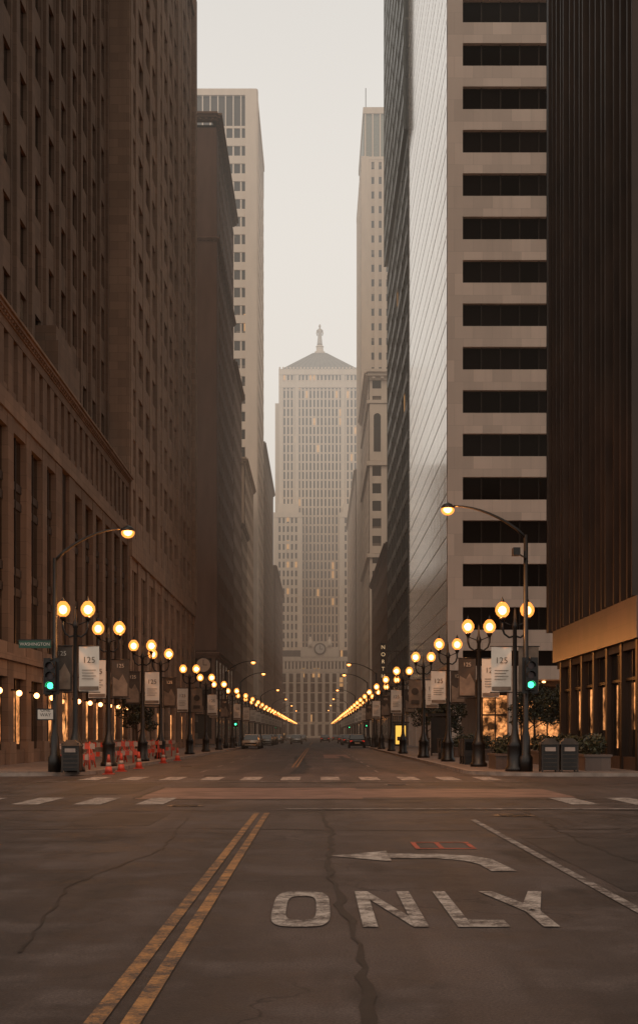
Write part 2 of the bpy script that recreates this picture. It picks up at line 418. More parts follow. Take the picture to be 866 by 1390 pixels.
for (x, y) in ((-2.6, 27.5), (2.2, 39), (-3.6, 47.5), (3.4, 24.2), (-5.8, 62)):
    m = MB(); m.disc((0, 0, .009), .36, 'iron', 'Z', 28)
    for k in range(-3, 4): m.box(-.25, .25, k*.085-.015, k*.085+.015, .0095, .014, 'iron')
    m.obj('manhole_cover', (x, y, 0))

# ------------------------------------------------------------------ buildings
LX, RX = -13.2, 11.2
s1 = stone('limestone_dark', (.165, .110, .080)); s1b = stone('limestone_mid', (.22, .150, .110))
gl1 = glass('window_glass_a', 1.85, 3.7, 48, 20, lit=.0, blind=.3)
gdk = glass('window_glass_dark', 2.0, 3.6, 0, 0, lit=.0, blind=.1)
bronze = plain('bronze_mullion', (.030, .019, .013), .4, .6)
spd = plain('bronze_spandrel', (.05, .034, .025), .5, .4)
shopl = lobbymat('lit_shop_interior', 2.2)
lob = lobbymat('lit_lobby_interior', 1.8)

m = MB(); Y0, Y1 = 49, 97.9; ins = .28
m.box(-45, LX-ins, Y0, Y1, .1, 20, gdk)
m.box(-45, LX-1.5-.2, Y0+.5, Y1-.5, 20, 78, gl1)
nb = 13; p = (Y1-Y0)/nb
for i in range(nb+1):
    u = Y0+i*p; w = 1.1 if i not in (6, 7) else 1.7
    lb(m, 'L', LX, max(Y0, u-w/2), min(Y1, u+w/2), -.7, 0, .1, 15.2, s1)
    lb(m, 'L', LX, max(Y0, u-w/2-.08), min(Y1, u+w/2+.08), -.7, .1, .1, 1.1, s1b)
for i in range(nb):
    u = Y0+i*p
    if i == 6:
        lb(m, 'L', LX, u, u+p, -.35, -.2, .1, 15.2, bronze); lb(m, 'L', LX, u+.9, u+p-.9, -.35, -.1, .1, 3.6, shopl); continue
    lb(m, 'L', LX, u, u+p, -.35, -.03, 3.9, 5.4, s1b)
    lb(m, 'L', LX, u+.5, u+p-.5, -.35, -.08, .1, .75, s1)
    if i % 3 != 1: lb(m, 'L', LX, u+.9, u+p-.9, -.33, -ins+.03, 1.0, 3.4, shopl)
    lb(m, 'L', LX, u+p/2-.05, u+p/2+.05, -.35, -ins+.08, .75, 14.7, bronze)
    for zz in (7.6, 8.5, 11.5, 12.3): lb(m, 'L', LX, u+.5, u+p-.5, -.35, -ins+.05, zz, zz+.35, spd)
    lb(m, 'L', LX, u, u+p, -.35, -.03, 14.6, 15.21, s1)
    m.ball((LX+.35, u, 3.2), .13, 'spot', 8, 6); m.box(LX, LX+.34, u-.04, u+.04, 3.3, 3.38, bronze)
lb(m, 'L', LX, Y0, Y1, -.7, .06, 15.22, 16.0, s1b)
lb(m, 'L', LX, Y0, Y1, -.7, .16, 4.6, 4.9, s1b)
facade(m, 'L', LX, Y0, Y1, 16.0, 18.6, nb*2, 1, 1.0, .4, s1, ins=.22)
cornice(m, 'L', LX, Y0, Y1, 19.3, s1b, .35)
cornice(m, 'F', Y0, -45, LX, 19.3, s1b, .35)
facade(m, 'F', Y0, -45, LX-.0, .2, 18.6, 8, 5, 1.6, 1.0, s1)
facade(m, 'L', LX-1.5, Y0+.5, Y1-.5, 19.8, 78, 13, 16, 1.5, 1.5, s1, s1, ins=.2, so=-.04, mull=s1)
for k in range(14):
    u = Y0+.5+(Y1-Y0-1)*k/13; lb(m, 'L', LX-1.5, max(Y0+.5, u-.35), min(Y1-.5, u+.35), -.1, .18, 19.8, 78.3, s1)
facade(m, 'F', Y0+.5, -45, LX-1.5, 19.8, 78, 16, 16, .95, 1.5, s1)
m.box(-45, LX-1.2, Y0+.6, Y1-.6, 78.6, 80, s1)
for (a, b, zt, o) in ((71.5, 78.0, 21.6, -.05), (72.3, 77.2, 22.6, -.3)):
    lb(m, 'L', LX, a, b, -1.6, o, 19.8, zt, s1)
m.obj('limestone_office_building')

s2 = stone('limestone_tower', (.27, .185, .137)); gl2 = glass('window_glass_b', 2.16, 3.62, 98.2, 15.5, lit=.0, blind=.35)
m = MB(); Y0, Y1 = 98.2, 150
m.box(-45, LX-.2, Y0, Y1-.45, .1, 78, gl2); m.box(-45, LX-1.2, Y0, Y1-1.3, 78, 120, gl2)
m.box(-45, LX+.04, Y0-.25, Y0+.3, 19.9, 78.2, s2); m.box(-45, LX-.96, Y0-.25, Y0+.3, 78.21, 120, s2)
nb = 10; p = (Y1-Y0)/nb
for i in range(nb+1):
    u = Y0+i*p; lb(m, 'L', LX, max(Y0, u-.8), min(Y1, u+.8), -.5, .08, .1, 14, s2)
for i in range(nb):
    u = Y0+i*p
    lb(m, 'L', LX, u, u+p, -.3, -.03, 4.0, 5.2, s2); lb(m, 'L', LX, u+p/2-.2, u+p/2+.2, -.3, -.05, 5.2, 14, s2)
    lb(m, 'L', LX, u+.5, u+p-.5, -.3, -.12, 9.2, 10.1, spd); lb(m, 'L', LX, u+.5, u+p-.5, -.3, -.1, .1, .7, s2)
    if i % 2: lb(m, 'L', LX, u+1.2, u+p-1.2, -.3, -.17, 1.0, 3.2, shopl)
    lb(m, 'L', LX, u, u+p, -.3, -.03, 13.2, 14.001, s2)
lb(m, 'L', LX, Y0, Y1, -.5, .2, 14.002, 15.4, s2)
facade(m, 'L', LX, Y0, Y1, 15.5, 77, 12, 17, 1.6, 1.7, s2, ins=.18, so=-.04, major=4, mw=2.4, mo=.12, mull=s2)
facade(m, 'L', LX-1.0, Y0, Y1-.9, 78, 120, 12, 11, 1.6, 1.7, s2, ins=.18, so=-.04, major=4, mw=2.4, mo=.12, mull=s2)
lb(m, 'L', LX, Y0, Y1, -1.6, .25, 77.4, 78.1, s2)
lb(m, 'L', LX, Y1-2.4, Y1, -.5, .3, 15.4, 80, s2)
m.obj('art_deco_tower')

s3 = stone('brown_brick', (.155, .085, .060), far=True); s3b = stone('brown_terracotta', (.20, .115, .08), far=True)
gl3 = glass('window_glass_c', 1.9, 3.56, 182, 12.3, lit=.0, blind=.35, wob=0)
m = MB(); Y0, Y1 = 182, 220
m.box(-50, LX-.1, Y0+.4, Y1, .1, 81, gl3)
for sd, pl, a, b, nc, ii in (('L', LX, Y0, Y1, 13, .08), ('F', Y0, -50, LX, 20, .4)):
    facade(m, sd, pl, a, b, 12.3, 80, nc, 19, .95, 1.5, s3, ins=ii)
    cornice(m, sd, pl, a, b, 12, s3b, .6); cornice(m, sd, pl, a, b, 66, s3b, .45); cornice(m, sd, pl, a, b, 82, s3b, .8)
    facade(m, sd, pl, a, b, .2, 11.4, nc//2, 3, 1.1, .7, s3b, ins=ii)
lb(m, 'F', Y0, LX-3.4, LX+.12, -.3, .12, 12.4, 80.2, s3)
lb(m, 'L', LX, Y0, Y0+2.6, -.3, .12, 12.4, 80.2, s3)
m.obj('brown_brick_building')

def simple(name, side, pl, Y0, Y1, H, st, gl, nc, nr, pw, sh, front=True, base=8, cor=1.0, mull=None, wide=30, si=.07):
    m = MB()
    xs = (pl-wide, pl-si-.01) if side == 'L' else (pl+si+.01, pl+wide)
    m.box(xs[0], xs[1], Y0+.4, Y1, .1, H-.3, gl)
    facade(m, side, pl, Y0, Y1, base+.5, H-1, nc, nr, pw, sh, st, mull=mull, ins=si)
    facade(m, side, pl, Y0, Y1, .2, base, max(2, nc//2), 1, 1.0, .8, st, ins=si)
    a, b = (pl-wide, pl) if side == 'L' else (pl, pl+wide)
    nf = max(2, int(round(wide/3.2)))
    if front:
        facade(m, 'F', Y0, a, b, base+.5, H-1, nf, nr, pw, sh, st, mull=mull)
        facade(m, 'F', Y0, a, b, .2, base, nf//2, 1, 1.0, .8, st)
        if cor: cornice(m, 'F', Y0, a, b, H, st, cor); cornice(m, 'F', Y0, a, b, base+.45, st, cor*.6)
    if cor: cornice(m, side, pl, Y0, Y1, H, st, cor*.6); cornice(m, side, pl, Y0, Y1, base+.45, st, cor*.4)
    m.box(min(xs), max(xs), Y0+.3, Y1, H-.3, H+.2, st)
    return m
gA = glass('window_glass_d', 2.0, 3.6, 0, 0, lit=.0, blind=.35, wob=0)
gB = glass('window_glass_e', 1.7, 3.7, 302, 0, lit=.004, blind=.3, ior=1.3, wob=0)
simple('x', 'L', LX, 220.3, 244, 60, stone('brown_stone_b', (.19, .12, .085), far=True), gA, 8, 15, 1.1, 1.5).obj('office_building')
simple('x', 'L', LX-.4, 262, 297, 53, stone('buff_stone', (.40, .29, .21), far=True), gA, 10, 13, 1.2, 1.5).obj('bank_building')
simple('x', 'L', LX, 244.3, 261.7, 38, stone('grey_stone', (.25, .18, .13), far=True), gA, 6, 9, 1.1, 1.5).obj('office_building')
s4 = stone('pale_concrete', (.66, .56, .47), stain=.15, far=True)
m = MB(); Y0, Y1, H = 302, 343, 141
m.box(-43, LX-.13, Y0+.4, Y1, .1, H-8.2, gB); m.box(-42.5, LX-.3, Y0+.5, Y1-.3, H-8.2, H-.6, bronze)
facade(m, 'F', Y0, -43, LX, 10, H-8.5, 18, 32, .35, 1.7, s4, so=.1, major=6, mw=1.1, mo=.3)
facade(m, 'L', LX, Y0, Y1, 10, H-8.5, 22, 32, .3, 1.7, s4, ins=.1, so=.03, major=6, mw=.6, mo=.06)
for sd, pl, a, b in (('F', Y0, -43, LX), ('L', LX, Y0, Y1)):
    for k in range(19):
        u = a+(b-a)*k/18; lb(m, sd, pl, max(a, u-.12), min(b, u+.12), -.5, .06, H-8, H-1.4, s4)
    lb(m, sd, pl, a, b, -.5, .2, H-1.4, H, s4)
    facade(m, sd, pl, a, b, .2, 9.4, 8, 1, 1.5, 1.0, s4)
lb(m, 'F', Y0, LX-2.4, LX+.15, -.3, .33, 10, H-.1, s4); lb(m, 'L', LX, Y0, Y0+2.0, -.3, .33, 10, H-.1, s4)
m.obj('banded_office_tower')
simple('x', 'L', LX, 343.4, 418, 73, stone('greybrown_stone', (.27, .19, .14), far=True), gA, 24, 18, 1.1, 1.5).obj('office_building')
simple('x', 'L', LX+.5, 420, 512, 52, stone('red_brown_stone', (.21, .12, .085), far=True), gA, 30, 12, 1.1, 1.6).obj('office_building')
simple('x', 'L', -22, 512.5, 540, 100, stone('buff_stone_b', (.36, .28, .21), far=True), gA, 12, 24, 1.1, 1.6).obj('office_building')

# R1 brown fin tower
br = plain('dark_bronze_cladding', (.034, .019, .012), .45, .4, .3, .5)
gb = glass('bronze_glass', 1.14, 3.8, 49, 6.5, lit=.0, blind=.12, dark=(.008, .005, .004), rough=.12, blindc=(.05, .03, .02))
s5 = stone('brown_granite', (.095, .060, .045), rough=.4)
m = MB(); Y0, Y1 = 49, 67.3
m.box(RX+.25, 55, Y0+.3, Y1-.3, 6.2, 95, gb)
for k in range(17):
    u = Y0+(Y1-Y0)*k/16; lb(m, 'R', RX, max(Y0, u-.1), min(Y1, u+.1), -.3, .12 if k % 4 else .2, 6.3, 95, br)
for k in range(24): lb(m, 'R', RX, Y0, Y1, -.3, -.12, 6.5+3.8*k, 7.9+3.8*k, br)
for k in range(40):
    u = RX+1+(44)*k/39; lb(m, 'F', Y0, u-.13, u+.13, -.55, .2, 6.3, 95, br)
lb(m, 'R', RX, Y1-.6, Y1+.0, -.6, .2, 6.3, 95, br)
m.box(RX-.1, 55, Y0-.3, Y1-1.2, 4.8, 6.28, s5)
m.box(RX+.3, 55, Y0+.3, Y1-2, .1, 4.8, gdk)
for k in range(7):
    u = Y0+.4+(Y1-2.4-Y0-.4)*k/6; m.box(RX+.05, RX+.4, u-.17, u+.17, .1, 4.8, br)
m.box(RX+.1, 55, Y0-.2, Y1-1.3, 4.5, 4.79, 'bannerd'); m.box(RX+.12, RX+.4, Y0, Y1-2, .1, .6, s5)
for k in range(13):
    u = Y0+.6+k*1.18; m.box(RX+.22, RX+.31, u-.03, u+.03, .6, 4.5, bronze)
m.box(RX+.2, RX+.31, Y0+.2, Y1-2, 3.4, 3.5, bronze)
for k in range(6):
    u = Y0+1.2+k*2.6; m.box(RX+.27, RX+.3, u, u+.85, .9 if k % 2 else 1.6, 3.3, lob)
m.obj('bronze_office_tower')

# R2 white banded building
s6 = stone('white_panel_cladding', (.60, .50, .44), rough=.6, block=(1.66, 1.88), joint=.3, stain=.18)
g6 = glass('band_window_glass', 1.66, 3.757, 12.55, 10.5, lit=.012, blind=.12, dark=(.006, .004, .0035), rough=.1, blindc=(.02, .014, .011), ior=1.25)
def mirror():
    m, nt, b = newmat('reflective_curtain_glass')
    pos = N(nt, 'ShaderNodeNewGeometry').outputs['Position']
    f = noise(nt, pos, .35, 3)
    L(nt, mix(nt, f, (.82, .75, .68), (.96, .90, .82)), b.inputs['Base Color'])
    b.inputs['Metallic'].default_value = .97; b.inputs['Roughness'].default_value = .10
    bp = N(nt, 'ShaderNodeBump'); bp.inputs['Strength'].default_value = .3; bp.inputs['Distance'].default_value = .04
    L(nt, noise(nt, pos, .5, 2), bp.inputs['Height']); L(nt, bp.outputs[0], b.inputs['Normal'])
    return m
mir = mirror(); alu = plain('aluminium', (.45, .37, .31), .4, .5)
m = MB(); Y0, Y1, H = 121, 173, 115
m.box(RX+.15, 50, Y0+.5, Y1, 7, H, g6)
fh = 3.757
nf = 27
for k in range(nf+1):
    zb = 10.5+fh*k
    m.box(RX+.02, 50, Y0, Y0+.6, zb-fh+1.97, zb, s6)
    for j in range(24):
        u = 12.55+1.66*j; m.box(u-.05, u+.05, Y0+.38, Y0+.55, zb, zb+1.97, bronze)
m.box(RX+.02, 12.55, Y0-.03, Y0+.62, 6.8, H+1, s6)
for j in (6.9, 15):
    m.box(12.55+1.66*j, 12.55+1.66*j+1.2, Y0-.03, Y0+.62, 6.8, H+1, s6)
m.box(RX+.06, RX+.14, Y0+.7, Y1, 7.4, H, mir)
for k in range(nf+2):
    zb = 7.4+fh*k; m.box(RX+.052, RX+.07, Y0+.65, Y1, zb, zb+.12, alu); m.box(RX+.053, RX+.07, Y0+.65, Y1, zb+1.6, zb+1.66, alu)
for k in range(36):
    u = Y0+.7+(Y1-Y0-.7)*k/35; m.box(RX+.054, RX+.075, u-.03, u+.03, 7.4, H, alu)
m.box(RX-.05, 50, Y0-.05, Y1, 6.2, 7.38, s6)
for k in range(8):
    u = 11.5+k*5; m.box(u, u+.9, Y0, Y0+.9, .1, 6.2, s6)
for k in range(9):
    u = Y0+k*6.3; m.box(RX, RX+.9, u+.002, u+.9, .1, 6.2, s6)
m.box(RX+3, 50, Y0+3, Y1, .1, 6.2, gdk)
m.box(14.5, 49, Y0+2.9, Y0+2.96, .4, 4.9, lob)
for k in range(30): m.box(14.5+k*1.15, 14.62+k*1.15, Y0+2.84, Y0+2.95, .1, 5.0, bronze)
m.box(14.5, 49, Y0+2.83, Y0+2.94, 3.1, 3.25, bronze)
for k in range(12): m.ball((12.6+k*2.4, Y0+1.5, 6.05), .17, 'spot', 8, 6, .5)
m.obj('white_banded_office_tower')

# R3
s7 = plain('dark_green_cladding', (.034, .036, .032), .4, .4, .25, .4)
g7 = glass('green_glass', 2.1, 3.7, 173, 9, lit=.004, blind=.25, dark=(.012, .013, .011), blindc=(.09, .08, .065), wob=0)
m = MB(); Y0, Y1 = 173.2, 224
m.box(RX+.1, 50, Y0+.3, Y1, .1, 140, g7)
facade(m, 'R', RX, Y0, Y1, 9, 75, 16, 18, .3, 1.1, s7, ins=.07, so=.02, major=4, mw=.5, mo=.08)
m.box(RX-.0, 50, Y0+.2, Y1+.3, 75, 76.5, s7)
m.box(RX-.35, 50, Y0+.1, Y1+.2, 76.5, 140, g7)
facade(m, 'R', RX-.5, Y0, Y1+.3, 76.5, 140, 16, 17, .3, 1.1, s7, ins=.12, so=.02, major=4, mw=.5, mo=.08)
facade(m, 'R', RX, Y0, Y1, .2, 8.4, 10, 2, .8, .6, s5, ins=.08)
m.box(RX+.3, 50, Y1, Y1+.5, 8, 140, s7)
m.obj('green_glass_tower')
simple('x', 'R', RX, 224.8, 289, 32, stone('dark_brown_stone', (.14, .085, .06), far=True), gA, 18, 7, 1.1, 1.6).obj('office_building')
s8 = stone('cream_terracotta', (.58, .48, .39), stain=.25, far=True)
m = simple('x', 'R', RX, 304, 352, 80, s8, gA, 13, 18, 1.4, 1.6, base=10, cor=1.8)
for (za, zb) in ((60, 60.9), (40, 40.8), (73.5, 74.2)):
    for sd, pl, a, b in (('R', RX, 304, 352), ('F', 304, RX, 41)): lb(m, sd, pl, a-.1, b, -.3, .5, za, zb, s8)
for k in range(9):
    u = 12.2+k*3.2
    m.box(u-.9, u+2.3, 303.75, 304.2, 61, 73.4, s8)
    m.box(u, u+1.5, 303.70, 303.78, 63, 70.6, gdk); m.add([(u+.75+.75*math.cos(a*math.pi/10), 303.70, 70.6+.75*math.sin(a*math.pi/10)) for a in range(11)], [tuple(range(11))], gdk)
m.obj('terracotta_bank_building')
s9 = stone('pale_limestone', (.56, .46, .37), stain=.2, far=True); s9t = plain('verdigris_panel', (.19, .19, .155), .6)
g9 = glass('window_glass_f', 1.75, 3.7, 11.2, 0, lit=.003, blind=.35, wob=0)
m = MB(); Y0, Y1 = 355, 398
m.box(RX+.0, 60, Y0+.4, Y1, .1, 148, g9)
facade(m, 'F', Y0, RX, 60, 80, 147, 26, 18, 1.15, 1.9, s9, so=-.25)
facade(m, 'R', RX-.1, Y0, Y1, 10, 147, 14, 37, 1.4, 1.9, s9, ins=.08)
lb(m, 'F', Y0, RX-.1, RX+1.8, -.3, .12, 10, 148.4, s9)
m.box(RX+.6, 55, Y0+2, Y1-2, 148, 160.6, s9t)
for k in range(22): m.box(RX+.8+k*1.9, RX+1.15+k*1.9, Y0+1.7, Y0+2.05, 148, 160, s9)
m.box(RX+.4, 55, Y0+1.6, Y1-1.6, 160.0, 161.6, s9)
m.box(RX-.15, 60, Y0-.1, Y1, 147.5, 148.3, s9)
m.tube([(RX+1.2, Y0+5, 161.5), (RX+1.2, Y0+5, 168)], .1, 'iron', 6)
m.obj('limestone_skyscraper')
simple('x', 'R', RX-.3, 400, 512, 77, stone('cream_stone', (.42, .33, .26), far=True), gA, 34, 19, 1.2, 1.6).obj('office_building')
simple('x', 'R', 24, 512.5, 540, 100, stone('buff_stone_c', (.36, .28, .21), far=True), gA, 12, 24, 1.1, 1.6).obj('office_building')

# skyscraper at the end of the street
sb = stone('grey_limestone', (.62, .52, .42), stain=.2, far=True)
gB1 = glass('deco_window_glass', 1.6, 3.87, 1, 37, lit=.04, blind=.2, blindc=(.10, .08, .06), dark=(.006, .005, .004), ior=1.15, wob=0)
roofm = plain('lead_pyramid_roof', (.13, .115, .095), .6, 0, .15, .3)
m = MB(); YF = 600; XC = 1.0
m.box(XC-17.6, XC+17.6, YF+.8, YF+40, .1, 157, gB1)
facade(m, 'F', YF, XC-17.6, XC+17.6, 37, 157, 22, 31, .80, .8, sb, ins=.8, so=-.5)
for a, b in ((-17.6, -9), (9, 17.6)):
    lb(m, 'F', YF, XC+a, XC+a+1.7, -.8, .3, 37, 157.2, sb); lb(m, 'F', YF, XC+b-1.7, XC+b, -.8, .3, 37, 157.2, sb)
lb(m, 'F', YF, XC-17.6, XC+17.6, -.8, .35, 150.5, 153, sb); lb(m, 'F', YF, XC-17.6, XC+17.6, -.8, .5, 156, 158.4, sb)
for k in range(24): lb(m, 'F', YF, XC-17.5+k*1.5, XC-17.5+k*1.5+.7, -.3, .7, 158.4, 159.2, sb)
m.box(XC-19.2, XC-17.5, YF+1, YF+38, .1, 144, sb); m.box(XC+17.5, XC+19.2, YF+1, YF+38, .1, 144, sb)
for sg in (-1, 1):
    a, b = (XC-19.5, XC-7.4) if sg < 0 else (XC+8.2, XC+20.5)
    m.box(a+.5, b-.5, YF-11.5, YF+2, .1, 93, gB1)
    facade(m, 'F', YF-12, a, b, 37, 93, 7, 15, .85, 1.3, sb, ins=.5, so=-.3)
    lb(m, 'F', YF-12, a, b, -.6, .3, 92.9, 95, sb); m.box(a+1.5, b-1.5, YF-10, YF, 95, 99, sb)
    m.box(b-.5 if sg < 0 else a, b if sg < 0 else a+.5, YF-11.9, YF, 37, 93.4, sb)
    lb(m, 'F', YF-12, a, a+1.6, -.6, .2, 37, 93.3, sb); lb(m, 'F', YF-12, b-1.6, b, -.6, .2, 37, 93.3, sb)
m.box(XC-19.5, XC+19.5, YF-17.5, YF-11, .1, 33, gB1)
facade(m, 'F', YF-18, XC-19.5, XC+19.5, .2, 5.8, 13, 1, 1.4, .8, sb)
facade(m, 'F', YF-18, XC-19.5, XC+19.5, 6.4, 27, 13, 5, 1.3, .5, sb, so=-.35)
facade(m, 'F', YF-18, XC-19.5, XC+19.5, 27.6, 32, 26, 1, .8, 1.3, sb)
m.box(XC-20, XC+20, YF-18.2, YF-11, 32.2, 34, sb); m.box(XC-8, XC+8, YF-18.4, YF-11, 33.9, 38, sb); m.box(XC-5, XC+5, YF-18.6, YF-11.2, 37.9, 40.3, sb)
m.disc((XC, YF-18.72, 37.2), 2.5, 'iron', 'Y', 32); m.disc((XC, YF-18.76, 37.2), 1.9, 'signwhite', 'Y', 32)
m.box(XC-.1, XC+.1, YF-18.85, YF-18.8, 37.1, 38.8, 'black'); m.box(XC-.1, XC+1.1, YF-18.9, YF-18.86, 37.0, 37.25, 'black')
for s_ in (-1, 1): m.lathe([(.9, 0), (1.1, 1.2), (.7, 2.6), (.35, 3.3), (.45, 3.9), (.1, 4.3)], sb, (XC+s_*4, YF-18.0, 38.05), 8)
zt, zb_ = 169.6, 158.4
vs = [(XC-17, YF+.6, zb_), (XC+17, YF+.6, zb_), (XC+17, YF+34, zb_), (XC-17, YF+34, zb_), (XC-3.0, YF+15.3, zt), (XC+3.0, YF+15.3, zt), (XC+3.0, YF+19.3, zt), (XC-3.0, YF+19.3, zt)]
m.add(vs, [(0,1,5,4), (1,2,6,5), (2,3,7,6), (3,0,4,7), (4,5,6,7)], roofm)
for k in range(1, 12):
    t = k/12; xa = XC-17+34*t; xb = XC-3+6*t
    m.tube([(xa, YF+.55, zb_), (xb, YF+15.25, zt)], .12, roofm, 4)
m.lathe([(2.3, 0), (2.3, 1.0), (1.6, 1.2), (1.5, 3.0), (1.9, 3.2), (1.2, 3.8)], sb, (XC, YF+17.3, zt), 8, False)
m.obj('art_deco_skyscraper')
m = MB(); b0 = zt+3.8
m.lathe([(1.25, 0), (1.15, 1.0), (.95, 3.0), (.8, 4.8), (.95, 6.0), (1.05, 6.9), (.75, 7.3), (.32, 7.5), (.3, 7.8), (.48, 8.2), (.5, 8.7), (.3, 9.2), (.05, 9.4)], 'steel', (XC, YF+17.3, b0), 12)
m.tube([(XC-1.0, YF+17.3, b0+6.8), (XC-1.35, YF+17.1, b0+5.4), (XC-1.1, YF+16.6, b0+4.2)], [.34, .28, .2], 'steel', 8)
m.tube([(XC+1.0, YF+17.3, b0+6.8), (XC+1.35, YF+17.1, b0+5.4), (XC+1.1, YF+16.6, b0+4.2)], [.34, .28, .2], 'steel', 8)
m.obj('rooftop_statue')

# ------------------------------------------------------------------ street lamps
def lamp_mesh(name, core, seg, gs):
    m = MB()
    m.lathe([(.34, 0), (.34, .12), (.27, .2), (.25, .85), (.28, .9), (.2, 1.05), (.12, 1.35), (.1, 1.5), (.085, 3.2), (.07, 4.95), (.1, 5.0), (.1, 5.12), (.05, 5.25), (.03, 5.6), (.005, 5.75)], 'black', seg=seg)
    for s in (-1, 1):
        m.tube([(s*.05, 0, 4.7), (s*.2, 0, 4.66), (s*.36, 0, 4.78), (s*.43, 0, 4.98), (s*.43, 0, 5.2)], [.035, .035, .035, .04, .05], 'black', 6)
        m.lathe([(.05, 0), (.11, .1), (.11, .16)], 'black', (s*.43, 0, 5.2), seg)
        m.lathe([(.10, 0), (.20, .09), (.25, .22), (.24, .34), (.15, .48), (.07, .54)], 'globe', (s*.43, 0, 5.36), gs)
        m.ball((s*.43, 0, 5.60), .14, core, 10, 7, 1.1)
        m.lathe([(.09, 0), (.06, .05), (.02, .14), (.003, .2)], 'black', (s*.43, 0, 5.89), seg)
        m.tube([(s*.05, 0, 5.05), (s*.4, 0, 5.2)], .022, 'black', 5)
    return m.mesh(name)
lm = lamp_mesh('street_lamp', 'core', 12, 14); lmf = lamp_mesh('street_lamp_far', 'corefar', 6, 8)
leftL = [(-8.35, 48.3), (-8.5, 57), (-8.5, 68), (-8.4, 75), (-8.4, 92), (-8.45, 106), (-8.45, 120), (-8.4, 138)]
rightL = [(6.85, 48.6), (6.45, 56), (6.25, 67), (5.9, 78), (5.8, 95), (5.8, 110), (5.75, 126), (5.7, 142)]
def bulb(x, y, z, e, col=(1, .42, .13), r=.03):
    l = bpy.data.lights.new('lamp_bulb', 'POINT'); l.energy = e; l.color = col; l.shadow_soft_size = r
    o = bpy.data.objects.new('lamp_bulb', l); o.location = (x, y, z); sc.collection.objects.link(o)
for x, y in leftL+rightL:
    inst('street_lamp', lm, (x, y, .13)); d = 1 if x < 0 else -1
    bulb(x+d*.43+d*.19, y-.05, 5.74, 480)
y = 155
while y < 540:
    inst('street_lamp', lmf, (-8.4+.1*random.random(), y, .13)); inst('street_lamp', lmf, (5.75+.1*random.random(), y+3, .13)); y += 15.5
def banner(kind, side):
    m = MB(); s = side; mt = ('bannerd', 'bannerw', 'bannerm')[kind]
    for zz in (2.75, 4.35): m.tube([(s*.08, 0, zz), (s*.86, 0, zz)], .018, 'black', 6)
    n = 6; vs = []
    for i in range(n+1):
        for j in range(7):
            vs.append((s*(.12+.7*i/n), .03*math.sin(j*1.1+i*.7), 2.78+1.55*j/6))
    m.add(vs, [(i*7+j, (i+1)*7+j, (i+1)*7+j+1, i*7+j+1) for i in range(n) for j in range(6)], mt, True)
    cx = s*.47
    if kind == 1:
        m.text('125', .30, 'textd', Matrix.Translation((cx, -.05, 3.85)) @ Matrix.Rotation(R(90), 4, 'X'))
        for q in range(4): m.box(cx-.24, cx+.24-.08*(q % 2), -.052, -.048, 3.5-.1*q, 3.52-.1*q, 'textd')
        m.box(cx-.33, cx+.33, -.05, -.045, 2.82, 2.95, 'bannerm')
    elif kind == 0:
        m.text('125', .22, 'steel', Matrix.Translation((cx, -.05, 4.08)) @ Matrix.Rotation(R(90), 4, 'X'))
        m.add([(cx-.3, -.05, 2.85), (cx+.3, -.05, 2.85), (cx+.3, -.05, 3.35), (cx+.1, -.05, 3.75), (cx-.05, -.05, 3.5), (cx-.3, -.05, 3.65)], [(0, 1, 2, 3, 4, 5)], 'bannerm')
    else:
        m.disc((cx, -.05, 3.7), .2, 'bannerd', 'Y', 18); m.box(cx-.22, cx+.22, -.05, -.046, 3.0, 3.22, 'bannerd')
    return m.mesh('banner')
bm_ = {(w, s): banner(w, s) for w in (0, 1, 2) for s in (-1, 1)}
for i, (x, y) in enumerate(leftL):
    inst('banner', bm_[((0, 1, 0, 2, 1, 0, 1, 2)[i], -1)], (x, y, .13)); inst('banner', bm_[((1, 0, 1, 0, 2, 1, 0, 1)[i], 1)], (x, y, .13))
for i, (x, y) in enumerate(rightL):
    inst('banner', bm_[((1, 0, 1, 2, 1, 0, 1, 0)[i], -1)], (x, y, .13)); inst('banner', bm_[((2, 1, 0, 1, 0, 1, 2, 1)[i], 1)], (x, y, .13))
yy = 155
for k in range(10):
    inst('banner', bm_[(1, 1)], (-8.35, yy, .13)); inst('banner', bm_[(1, -1)], (5.8, yy+3, .13)); yy += 15.5

def cobra(side, h, arm, far=False):
    m = MB(); s = side
    m.lathe([(.24, 0), (.24, .5), (.17, .6), (.15, 1.2), (.1, 1.4), (.075, h-1.0)], 'black', seg=12)
    pts = []
    for k in range(9):
        t = k/8; pts.append((s*arm*t, 0, h-1.1+ (1.1)*math.sin(t*math.pi/2)**.8))
    m.tube(pts, [.06-.03*k/8 for k in range(9)], 'black', 8)
    a = s*arm
    m.lathe([(.02, .12), (.16, .05), (.24, -.04), (.22, -.08)], 'black', (a+s*.2, 0, h), 12)
    m.ball((a+s*.2, 0, h-.12), .15, 'corefar' if far else 'sodium', 10, 6, .8)
    m.ball((a+s*.2, 0, h-.14), .23, 'globe', 12, 8, .8)
    return m
cobra(1, 8.35, 2.3).obj('street_light', (-9.0, 48, .13)); cobra(-1, 9.2, 2.5).obj('street_light', (7.2, 48.4, .13))
bulb(-6.5, 47.97, 8.10, 600, r=.02); bulb(4.5, 48.37, 8.95, 900, r=.02)
cl = cobra(1, 8.3, 2.4, True).mesh('street_light_b'); cr = cobra(-1, 8.6, 2.6, True).mesh('street_light_c')
for y in (133, 158, 215, 270, 330, 400): inst('street_light', cl, (-8.7, y, .13)); inst('street_light', cr, (6.0, y+10, .13))

